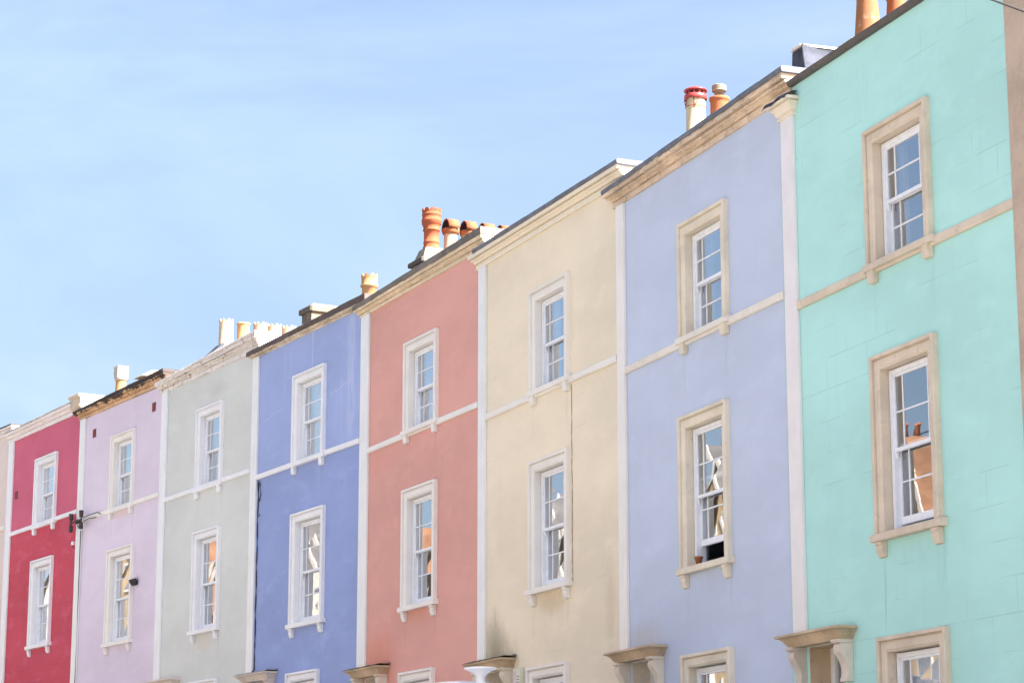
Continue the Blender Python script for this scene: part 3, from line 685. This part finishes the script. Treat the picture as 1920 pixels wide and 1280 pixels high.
# sage: five pots
r = roots[5]
st = stack(r, 1.55, 4.0, Z + 2.5, Z + 4.1, .26, flaunch=False)
mb = MB(); mb.rings([[(-.27, 1.08, Z + 3.75), (.27, 1.08, Z + 3.75), (.27, 1.54, Z + 4.20), (-.27, 1.54, Z + 4.20)], [(-.27, 1.08, Z + 3.4), (.27, 1.08, Z + 3.4), (.27, 1.54, Z + 3.4), (-.27, 1.54, Z + 3.4)]])
mb.build('lead_flashing', M['lead_dark'], st, .01, 1)
pot(st, 'crown', 1.69, Z + 4.12, Z + 4.88, .185, M['potwhite']); pot(st, 'plain', 2.17, Z + 4.12, Z + 4.82, .165, M['terracotta_pale'])
for y in (2.65, 3.04, 3.46): pot(st, 'crown', y, Z + 4.12, Z + 4.90, .185, M['potwhite'])
# pink: pot with square metal cowl, stack with slab
r = roots[6]
st = stack(r, .9, 2.6, Z + 2.5, Z + 3.5, .28)
pot(st, 'plain', 1.13, Z + 3.5, Z + 4.05, .155, M['terracotta_pale'])
mb = MB(); mb.box(-.14, .14, .97, 1.29, Z + 4.06, Z + 4.40); mb.lathe((0, 1.13, Z + 4.0), [(.17, 0), (.18, .03), (.18, .07)], 24)
mb.box(-.146, -.03, .962, .97, Z + 4.15, Z + 4.405); mb.build('cowl', M['galv'], st, .01, 1)
mb = MB(); mb.rings([[(-.3, 1.6, Z + 4.15), (.3, 1.6, Z + 4.15), (.3, 1.9, Z + 4.33), (-.3, 1.9, Z + 4.33)], [(-.3, 2.5, Z + 4.15), (.3, 2.5, Z + 4.15), (.3, 2.5, Z + 4.40), (-.3, 2.5, Z + 4.40)]])
mb.box(-.25, .25, 1.75, 2.4, Z + 3.45, Z + 4.149); mb.build('capping_slab', M['stack'], st, .01, 1)
# crimson: moulded end block and lead roll
r = roots[7]; W = widths[7]
mb = MB(); zc = Z + 2.71
ledge(mb, W - .42, W + .20, [(.0, zc), (.03, zc), (.035, zc + .05), (.08, zc + .12), (.13, zc + .17), (.13, zc + .20), (.10, zc + .21), (.10, zc + .40), (.15, zc + .42), (.17, zc + .46), (.17, zc + .50)], .6, left=True, right=False)
mb.build('parapet_block', M['block_crimson'], r, .004, 1)
stack(r, 1.2, 2.3, Z + 2.4, Z + 3.35, .28)
mb = MB(); mb.box(W - 1.1, W - .42, .45, .8, Z + 3.0, Z + 3.19); mb.build('lead_roll', M['lead_dark'], r, .02, 2)

# air bricks and the small white box
def airbrick(par, x, z):
    mb = MB(); mb.box(x, x + .23, -.012, .01, z, z + .23)
    for k in range(4): mb.box(x + .02, x + .21, -.018, -.0125, z + .025 + k * .05, z + .055 + k * .05)
    mb.build('air_brick', M['brickvent'], par, .003, 1)
airbrick(roots[6], 1.0, Z + 2.14); airbrick(roots[6], 5.14, Z + 2.18); airbrick(roots[7], .74, Z + .98)

# ------------------------------------------------------------------ tan neighbour at the right edge
t = Vector((.3395, -.9406)); L = Vector(B[0]); W0 = 6.0
tan = thing('terraced_house', 'tan bare stone house cut off at the right edge beside the mint house', 'house', (L.x, L.y, 7.12 - BASE), math.atan2(t.y, t.x), GROUP)
make_wall(tan, W0, Z + 3.6, Z + 3.6, [(2.7, 3.9, Z - .05, Z + 1.65), (2.7, 3.9, Z - 3.45, Z - 1.3)], M['tan'])
mb = MB(); mb.box(.001, .62, -.06, 0, -.8, Z + 3.598); mb.build('pilaster', M['tan'], tan, .006, 2)
make_window(tan, 2.5, 4.1, Z, Z + 1.84, M['stone_mint'], M['stone_mint'], seed=91); make_window(tan, 2.5, 4.1, Z - 3.4, Z - 1.13, M['stone_mint'], M['stone_mint'], seed=92)
mb = MB(); ledge(mb, 0, W0, cornice_prof(.16, Z + 3.6, .35), .5, left=True); mb.build('cornice', M['corn_lilac'], tan)
mb = MB(); mb.face([(0, .5, Z + 3.7), (W0, .5, Z + 3.7), (W0, 8.6, Z + 3.9), (0, 8.6, Z + 3.9)]); mb.build('roof', M['slate'], tan)

# ------------------------------------------------------------------ small things on the fronts
def at(i, u, v, z):
    r_ = roots[i]; return r_.matrix_basis @ Vector((u, -v, Z + z)) if False else (Matrix.Translation(r_.location) @ Matrix.Rotation(r_.rotation_euler.z, 4, 'Z')) @ Vector((u, -v, Z + z))
def onwall(i, name, label, cat, u, v, z):
    p = at(i, u, v, z); return thing(name, label, cat, p, roots[i].rotation_euler.z)
# insulator bracket on the crimson/pink pilaster
q = onwall(6, 'cable_bracket', 'black iron bracket with four insulators on the white pilaster between crimson and pink', 'cable bracket', .42, .17, -.05)
mb = MB(); mb.box(-.42, .42, -.02, .02, -.02, .02); mb.box(-.05, .05, 0, .12, -.05, .05); mb.tube([(0, .10, -.2), (0, .0, -.02)], .012); mb.build('crossarm', M['blackmetal'], q, .003, 1)
for sx in (-.38, .38):
    for sz in (1, -1):
        mb = MB(); mb.lathe((sx, 0, 0), [(.02, .02 * sz), (.02, .06 * sz), (.05, .065 * sz), (.058, .10 * sz), (.052, .13 * sz), (.06, .16 * sz), (.062, .24 * sz), (.05, .25 * sz), (.02, .255 * sz)], 18); mb.build('insulator', M['ceramic'], q)
mb = MB()
mb.tube([(-.38, 0, -.18)] + [(-.38 - .16 * math.sin(a), .02, -.02 + .22 * math.cos(a + math.pi) * 1.0) for a in [math.pi * k / 10 for k in range(11)]], .006)
mb.tube([(-.38, 0, .12), (-.15, .03, .10), (.05, .06, -.10), (.30, .08, -.2), (.38, 0, -.2)], .006)
mb.build('jumper_wire', M['cord'], q)
mb = MB(); mb.tube([at(6, .86, .13, .0), at(6, 1.2, .10, .03), at(6, 1.7, .07, .045), at(6, 1.95, .06, -.03)], .011); mb.tube([at(6, .86, .13, -.1), at(6, 1.2, .1, -.06), at(6, 1.6, .06, -.08)], .011)
tag(mb.build('wall_cable', M['cord']), 'short black cables running from the iron bracket along the pink house string course', 'cable')
mb = MB(); mb.tube([at(6, .50, .06, -.3), at(6, .505, .058, -2), at(6, .50, .06, -4.4)], .010)
tag(mb.build('wall_cable', M['cord']), 'thin cable dropping down beside the white pilaster on the pink house', 'cable')
mb = MB(); a = at(7, 5.7, 0, -.86)
q = onwall(7, 'junction_box', 'small white box on the crimson wall beside the pilaster', 'junction box', 5.72, .0, -.86)
mb.box(-.06, .06, -.06, 0, -.05, .05); mb.build('cover', M['trim_white'], q, .006, 2)
mb = MB(); mb.tube([(0, -.03, -.05), (0, -.02, -.12), (.10, -.012, -.14)], .008); mb.build('lead_wire', M['cord'], q)
# floodlight on the pink house
q = onwall(6, 'wall_light', 'black floodlight on the pink wall beside the lower window', 'wall light', 4.50, 0, -2.08)
mb = MB(); mb.box(-.03, .03, -.10, 0, -.03, .03); mb.box(-.06, .06, -.012, 0, -.06, .06); mb.build('bracket', M['blackmetal'], q, .004, 1)
mb = MB(); mb.rings([[(-.05, -.22, .05), (.06, -.22, .05), (.06, -.20, -.01), (-.05, -.20, -.01)], [(-.12, -.06, .10), (.12, -.06, .10), (.12, -.08, -.10), (-.12, -.08, -.10)]]); mb.build('lamp_housing', M['blackmetal'], q, .01, 2)
# cable on the blue house
mb = MB()
pts = [at(4, .535, .03, -.09)] + [at(4, .545 + .012 * math.sin(k * 1.7), .018, -.3 - k * .27) for k in range(16)] + [at(4, .50, .06, -4.42)]
mb.tube(pts, .013)
mb.tube([at(4, .56, .03, -.15), at(4, .68, .03, -.2), at(4, .72, .03, -.42), at(4, .66, .03, -.58), at(4, .60, .03, -.5), at(4, .60, .03, -.25), at(4, .64, .03, -.12)], .010)
mb.tube([at(4, .56, .03, -.9), at(4, .66, .05, -.93), at(4, .74, .05, -.89)], .009)
tag(mb.build('wall_cable', M['cord']), 'dark cable with a coiled loop running down the left edge of the blue wall', 'cable')
# cable beside the cream windows
mb = MB(); rc = random.Random(3)
mb.tube([at(2, 4.25 + rc.uniform(-.012, .012), .008, -.1 - k * .165) for k in range(21)], .006)
tag(mb.build('wall_cable', plain('rusty_brown_cable', (.36, .24, .16), .8)), 'thin brown cable running down beside the lower window of the cream house', 'cable')
# alarm box
q = onwall(2, 'alarm_box', 'cream alarm box with slotted vents beside the hood of the cream house', 'alarm box', 2.02, 0, -4.86)
mb = MB(); mb.box(-.19, .17, -.075, 0, -.19, .19); mb.build('casing', paint_mat('alarm_box_plastic', (.66, .66, .56), .05), q, .015, 2)
mb = MB()
for k in range(4): mb.box(.0, .12, -.079, -.0752, .04 - k * .05, .052 - k * .05)
mb.build('vent_slot', M['gutter'], q)
mb = MB(); mb.box(-.16, -.03, -.08, -.0755, -.14, .14); mb.build('name_plate', plain('mauve_plate', (.62, .55, .60), .5), q, .003, 1)
# flower pot on the lilac sill
q = onwall(1, 'flower_pot', 'small terracotta flower pot on the sill of the open lilac house window', 'flower pot', 2.93, -.02, -3.395)
mb = MB(); mb.lathe((0, 0, 0), [(.042, 0), (.055, .085), (.064, .086), (.066, .115), (.058, .115), (.05, .09)], 22); mb.build('pot_body', M['terracotta'], q)
mb = MB(); mb.lathe((0, 0, 0), [(.0, .098), (.056, .10)], 18); mb.build('soil', M['cord'], q)

# ------------------------------------------------------------------ overhead wire, crossing the top right corner
def span(a, b, sag, n=16): return [Vector(a).lerp(Vector(b), k / n) - Vector((0, 0, sag * 4 * (k / n) * (1 - k / n))) for k in range(n + 1)]
def ray(x, y, k):
    f, p = 4428.58, R(12.3968); a = (x - 960) / f; b = (640 - y) / f
    return Vector((a, math.cos(p) - b * math.sin(p), math.sin(p) + b * math.cos(p))) * k
mb = MB(); A_ = Vector((3.2, 17.6, 7.02)); d_ = (Vector((5.21, 22.72, 8.42)) - Vector((4.50, 20.81, 7.82)))
mb.tube(span((4.50 - 7 * d_.x, 20.81 - 7 * d_.y, 7.82 - 7 * d_.z), (5.21 + 2.4 * d_.x, 22.72 + 2.4 * d_.y, 8.42 + 2.4 * d_.z), .0), .011)
tag(mb.build('overhead_wire', M['cord']), 'thin black overhead wire crossing the top right corner in front of the mint house', 'wire')

# ------------------------------------------------------------------ white van with a mushroom roof vent
def offs(k, dd):                                            # point dd metres in front of party wall k
    a, b = Vector(B[max(k - 1, 0)]), Vector(B[min(k + 1, len(B) - 1)]); d = (b - a).normalized(); n = Vector((-d.y, d.x))
    if n.dot(-Vector(B[k])) < 0: n = -n
    return Vector(B[k]) + n * dd
vanpaint = plain('white_van_paint', (.78, .80, .85), .25, var=.03, scale=2, bump=.03, spec=.5)
vz = street_z(33); roofz = 2.50 - vz
van = thing('camper_van', 'white van roof with a mushroom vent, just showing at the bottom edge', 'van', (-.80, 34.2, vz), R(110))
mb = MB(); secs = []
Lh = 2.35
for (x, w, hb, ht) in ((-Lh, .80, .45, .95), (-Lh + .08, .86, .32, 1.15), (-1.5, .90, .28, 1.7), (-.95, .90, .28, roofz - .08), (-.5, .90, .28, roofz - .005), (.4, .90, .28, roofz), (1.6, .90, .28, roofz - .01), (2.15, .88, .30, roofz - .06), (Lh, .84, .40, roofz - .22)):
    ring = [(x, -w * .96, hb), (x, -w, hb + .3), (x, -w, min(1.75, ht - .3)), (x, -w * .88, ht - .2)]
    for k in range(9):
        a = -1 + 2 * k / 8; ring.append((x, w * .80 * a, ht - .075 * a * a - .03 * a ** 6))
    ring += [(x, w * .88, ht - .2), (x, w, min(1.75, ht - .3)), (x, w, hb + .3), (x, w * .96, hb)]
    secs.append(ring)
mb.rings(secs, True, True, 0, True)
mb.build('body', vanpaint, van)
wheelm = plain('tyre_rubber', (.03, .03, .03), .85)
for x in (-1.5, 1.45):
    for s in (-1, 1):
        mb = MB(); mb.rings([[(x + rr * math.cos(2 * math.pi * k / 24), s * yy, .33 + rr * math.sin(2 * math.pi * k / 24)) for k in range(24)] for rr, yy in ((.20, .905), (.31, .92), (.33, .87), (.33, .73), (.2, .72))], True, True, 0, True)
        w_ = mb.build('wheel', wheelm, van)
        mb = MB(); mb.rings([[(x + rr * math.cos(2 * math.pi * k / 24), s * yy, .33 + rr * math.sin(2 * math.pi * k / 24)) for k in range(24)] for rr, yy in ((.20, .906), (.19, .915), (.06, .925))], True, True, 0, True); mb.build('rim', M['galv'], w_)
for s in (-1, 1):
    for (a, b) in ((-.7, .3), (.4, 1.9)):
        mb = MB(); yy = s * .905; mb.box(a, b, min(yy, yy * .985), max(yy, yy * .985), 1.2, 1.8) if roofz > 1.9 else mb.box(a, b, min(yy, yy * .985), max(yy, yy * .985), 1.1, 1.5)
        mb.build('side_window', M['door'], van, .01, 2)
    mb = MB(); mb.box(-Lh - .02, -Lh + .06, s * .68 - .10, s * .68 + .10, .62, .82); mb.build('headlight', M['galv'], van, .02, 2)
# the vent stands on the roof
Vr = van.rotation_euler.z
vp = ray(901, 1276, 33.2)
lv = Matrix.Rotation(-Vr, 4, 'Z') @ (vp - Vector(van.location))
mb = MB(); zb_ = lv.z - .01; vsz = 1.8
mb.lathe((lv.x, lv.y, zb_), [(a_ * vsz, b_ * vsz) for a_, b_ in [(.055, -.03), (.038, .0), (.036, .03), (.040, .045), (.055, .060), (.080, .078), (.108, .090), (.126, .096), (.130, .101), (.128, .107), (.10, .112), (.03, .117), (.0, .118)]], 40)
mb.build('roof_vent', vanpaint, van)

# ------------------------------------------------------------------ street
asph = NT('asphalt'); n1 = asph.noise(.6, 6, .6); n2 = asph.noise(60, 3, .6)
M['asphalt'] = asph.finish(asph.mix(asph.ramp(n1, .3, .7), (.14, .14, .14), (.18, .178, .175)), .9, asph.bump(n2, .4, .01))
M['paving'] = stone_mat('paving_slab', (.45, .43, .40), .15, .3, seed=40)
M['earth'] = plain('ground_earth', (.21, .20, .17), .95, var=.3, scale=.3)
def strip(name, d0, d1, dz, mat, thick=0.0, kind=True):
    mb = MB(); pts = []
    ext = [Vector(B[0]) + (Vector(B[0]) - Vector(B[1])) * 6]
    for k in range(len(B)):
        pts.append((offs(k, d0), offs(k, d1)))
    dd = (Vector(B[0]) - Vector(B[1])).normalized(); n0 = offs(0, 1) - Vector(B[0])
    de = (Vector(B[-1]) - Vector(B[-2])).normalized(); n9 = offs(len(B) - 1, 1) - Vector(B[-1])
    pts = [(Vector(B[0]) + dd * 45 + n0 * d0, Vector(B[0]) + dd * 45 + n0 * d1)] + pts + [(Vector(B[-1]) + de * 45 + n9 * d0, Vector(B[-1]) + de * 45 + n9 * d1)]
    P = lambda p, e=0: (p.x, p.y, street_z(p.y) + dz + e)
    for (a, b), (c, d) in zip(pts[:-1], pts[1:]):
        mb.face([P(a), P(b), P(d), P(c)])
        if thick:
            mb.face([P(b), P(b, -thick), P(d, -thick), P(d)]); mb.face([P(a), P(c), P(c, -thick), P(a, -thick)])
    o = mb.build(name, mat); o['kind'] = 'structure'; return o
mb = MB()
for (y0, y1) in ((-900, -60), (-60, 130), (130, 900)):
    zz = lambda y: street_z(max(-60, min(130, y))) - .03
    mb.face([(-900, y0, zz(y0)), (900, y0, zz(y0)), (900, y1, zz(y1)), (-900, y1, zz(y1))])
o = mb.build('ground', M['earth']); o['kind'] = 'structure'
strip('road', 2.5, 12.5, 0, M['asphalt'])
strip('pavement', .0, 2.5, .12, M['paving'], .14)
strip('pavement', 12.5, 15.0, .12, M['paving'], .14)

# ------------------------------------------------------------------ houses across the street (seen in the panes)
opp_wall = [stone_mat('yellow_brick', (.30, .22, .135), .3, .6, seed=51, staincol=(.25, .13, .07)), stone_mat('orange_brick', (.27, .15, .09), .3, .6, seed=52, staincol=(.2, .10, .06)), stone_mat('cream_render', (.50, .47, .41), .14, .3, seed=53)]
M['greytile'] = stone_mat('grey_roof_tile', (.10, .095, .095), .3, .6, seed=55, joint=.3, staincol=(.05, .05, .05))
M['barge'] = paint_mat('bargeboard_paint', (.42, .39, .36), .3, seed=60)
M['tile'] = stone_mat('orange_roof_tile', (.165, .085, .048), .35, .7, seed=54, joint=.3, staincol=(.08, .05, .04))
def gable_house(label, wm, loc, rz, rg, rm):
    g = thing('gabled_house', label, 'house', loc, rz, 'gabled houses across the street')
    mb = MB(); w, dpt, e = 3.3, 4.5, rg - 4.1
    front = [(-w, -1.0), (w, -1.0), (w, e), (0, rg - .1), (-w, e)]
    mb.rings([[(x, 0, z) for x, z in front], [(x, dpt * 2, z) for x, z in front]])
    mb.build('wall', wm, g)
    mb = MB()
    for s in (-1, 1):
        mb.rings([[(0, -.35, rg + .1), (0, dpt * 2, rg + .1), (s * (w + .45), dpt * 2, e - .42), (s * (w + .45), -.35, e - .42)], [(0, -.35, rg - .02), (0, dpt * 2, rg - .02), (s * (w + .40), dpt * 2, e - .52), (s * (w + .40), -.35, e - .52)]])
    mb.build('roof', rm, g)
    mb = MB()
    for s in (-1, 1):
        mb.rings([[(0, -.40, rg + .13), (s * (w + .47), -.40, e - .40), (s * (w + .47), -.40, e - .80), (0, -.40, rg - .35)], [(0, -.352, rg + .13), (s * (w + .47), -.352, e - .40), (s * (w + .47), -.352, e - .80), (0, -.352, rg - .35)]])
    mb.build('bargeboard', M['barge'], g)
    for (x, z, ww, hh) in ((-1.6, 1.0, 1.2, 1.7), (1.3, 3.6, 1.2, 1.6), (-1.6, 3.6, 1.2, 1.6), (1.3, e - 1.9, 1.1, 1.5), (-1.6, e - 1.9, 1.1, 1.5), (0, e + .7, .8, 1.3)):
        mb = MB(); mb.box(x - ww / 2, x + ww / 2, -.06, .02, z, z + hh); f_ = mb.build('window', M['barge'], g)
        mb = MB(); mb.face([(x - ww / 2 + .1, -.064, z + .1), (x + ww / 2 - .1, -.064, z + .1), (x + ww / 2 - .1, -.064, z + hh - .1), (x - ww / 2 + .1, -.064, z + hh - .1)]); mb.build('pane', M['door'], f_)
    mb = MB(); mb.box(.8, 1.8, -.05, .02, .1, 2.3); mb.build('door', M['door'], g)
    mb = MB(); mb.box(-2.2, -1.5, 2.0, 3.0, e, rg + 1.0); mb.box(-2.26, -1.44, 1.94, 3.06, rg + 1.0, rg + 1.15); c_ = mb.build('chimney', wm, g)
    for yy in (2.25, 2.75):
        mb = MB(); mb.lathe((-1.85, yy, rg + 1.15), [(.14, 0), (.12, .5), (.15, .52), (.15, .6)], 14); mb.build('chimney_pot', M['terracotta'], c_)
    return g
OPP = [(-14, 10.4), (-4.5, 10.2), (5, 10.6), (14.5, 10.3), (24, 10.8), (33.5, 10.6), (43.6, 11.6), (53, 11.4), (62.4, 13.5), (71.6, 13.3), (81, 12.6), (90.5, 12.2)]
TL = sum((Vector(B[q]) - Vector(B[q + 1])).length for q in range(9))
OPO = []; OW = [0, 1, 2, 0, 1, 2, 0, 1, 0, 2, 0, 2]
for k, (s_, rg_) in enumerate(OPP):
    j = s_ / 5.87; jj = max(0, min(8.999, j)); ia = int(jj); fr = jj - ia
    if j < 0: base = Vector(B[0]) + (Vector(B[0]) - Vector(B[1])).normalized() * (-s_); d = (Vector(B[1]) - Vector(B[0])).normalized()
    elif j > 9: base = Vector(B[9]) + (Vector(B[9]) - Vector(B[8])).normalized() * (s_ - TL); d = (Vector(B[9]) - Vector(B[8])).normalized()
    else: base = Vector(B[ia]).lerp(Vector(B[ia + 1]), fr); d = (Vector(B[ia + 1]) - Vector(B[ia])).normalized()
    n = Vector((-d.y, d.x)); n = n if n.x < 0 else -n
    p = base + n * (17.0 if s_ > 2 else 19.5)
    rz = math.atan2(d.y, d.x)
    OPO.append(((p.x, p.y, street_z(p.y)), rz))
    gable_house('%s gabled house across the street, %s' % (['yellow brick', 'orange brick', 'cream rendered'][OW[k]], ['first', 'second', 'third', 'fourth', 'fifth', 'sixth', 'seventh', 'eighth', 'ninth', 'tenth', 'eleventh', 'twelfth'][k] + ' going uphill'), opp_wall[OW[k]], (p.x, p.y, street_z(p.y)), rz, rg_, M['tile'] if k in (1, 3, 6, 10) else M['greytile'])

# wires strung between chimneys over there (they show as lines in the panes)
def chim(k, h):
    return (Matrix.Translation(Vector(OPO[k][0])) @ Matrix.Rotation(OPO[k][1], 4, 'Z')) @ Vector((-1.85, 1.95, h))
for (a, b, h) in ((6, 7, 12.6), (6, 7, 11.9), (8, 9, 14.4)):
    mb = MB(); mb.tube(span(chim(a, h), chim(b, h - .2), .12), .02)
    tag(mb.build('overhead_wire', M['cord']), {12.6: 'upper black wire strung between the lower pair of chimneys across the street', 11.9: 'lower black wire strung between the lower pair of chimneys across the street', 14.4: 'black wire strung between the tall chimneys across the street'}[h], 'wire')

# ------------------------------------------------------------------ light
el, az = R(46), math.atan2(.85, -.53)                        # from the right, behind the fronts
w = bpy.data.worlds.new('World'); scene.world = w; w.use_nodes = True
sky = w.node_tree.nodes.new('ShaderNodeTexSky'); sky.sky_type = 'NISHITA'; sky.sun_disc = False
sky.sun_elevation = el; sky.sun_rotation = az; sky.air_density = 1.0; sky.dust_density = 6.4; sky.ozone_density = 1.8; sky.altitude = 0
wn = w.node_tree; tc = wn.nodes.new('ShaderNodeTexCoord'); mp = wn.nodes.new('ShaderNodeMapping'); mp.inputs['Scale'].default_value = (2.0, 2.0, 6.0); mp.inputs['Rotation'].default_value = (.25, .3, .4)
nz = wn.nodes.new('ShaderNodeTexNoise'); nz.inputs['Scale'].default_value = 1.3; nz.inputs['Detail'].default_value = 7; nz.inputs['Roughness'].default_value = .58; nz.inputs['Distortion'].default_value = .6
mr = wn.nodes.new('ShaderNodeMapRange'); mr.interpolation_type = 'SMOOTHSTEP'; mr.inputs[1].default_value = .36; mr.inputs[2].default_value = .74; mr.inputs[4].default_value = .13
mxs = wn.nodes.new('ShaderNodeMix'); mxs.data_type = 'RGBA'; mxs.inputs[7].default_value = (5.4, 6.2, 7.0, 1)
wn.links.new(tc.outputs['Generated'], mp.inputs[0]); wn.links.new(mp.outputs[0], nz.inputs['Vector']); wn.links.new(nz.outputs['Fac'], mr.inputs[0]); wn.links.new(mr.outputs[0], mxs.inputs[0]); wn.links.new(sky.outputs[0], mxs.inputs[6])
bg = wn.nodes['Background']; wn.links.new(mxs.outputs[2], bg.inputs[0]); bg.inputs[1].default_value = .066
sd = Vector((math.sin(az) * math.cos(el), math.cos(az) * math.cos(el), math.sin(el)))
sl = bpy.data.lights.new('sun', 'SUN'); sl.energy = 5.0; sl.angle = R(.53); sl.color = (1, .955, .89)
so = bpy.data.objects.new('sun', sl); COL.objects.link(so); so.rotation_euler = sd.to_track_quat('Z', 'Y').to_euler()

# ------------------------------------------------------------------ camera
cd = bpy.data.cameras.new('camera'); cd.sensor_fit = 'HORIZONTAL'; cd.sensor_width = 36; cd.lens = 4428.58 / 1920 * 36; cd.clip_end = 3000; cd.clip_start = .1
co = bpy.data.objects.new('camera', cd); COL.objects.link(co)
co.rotation_euler = (R(90 + 12.3968), 0, 0)
scene.camera = co
vs = scene.view_settings; vs.view_transform = 'Standard'; vs.look = 'None'; vs.exposure = 2.38; vs.gamma = 1
scene.cycles.max_bounces = 8; scene.cycles.transparent_max_bounces = 12
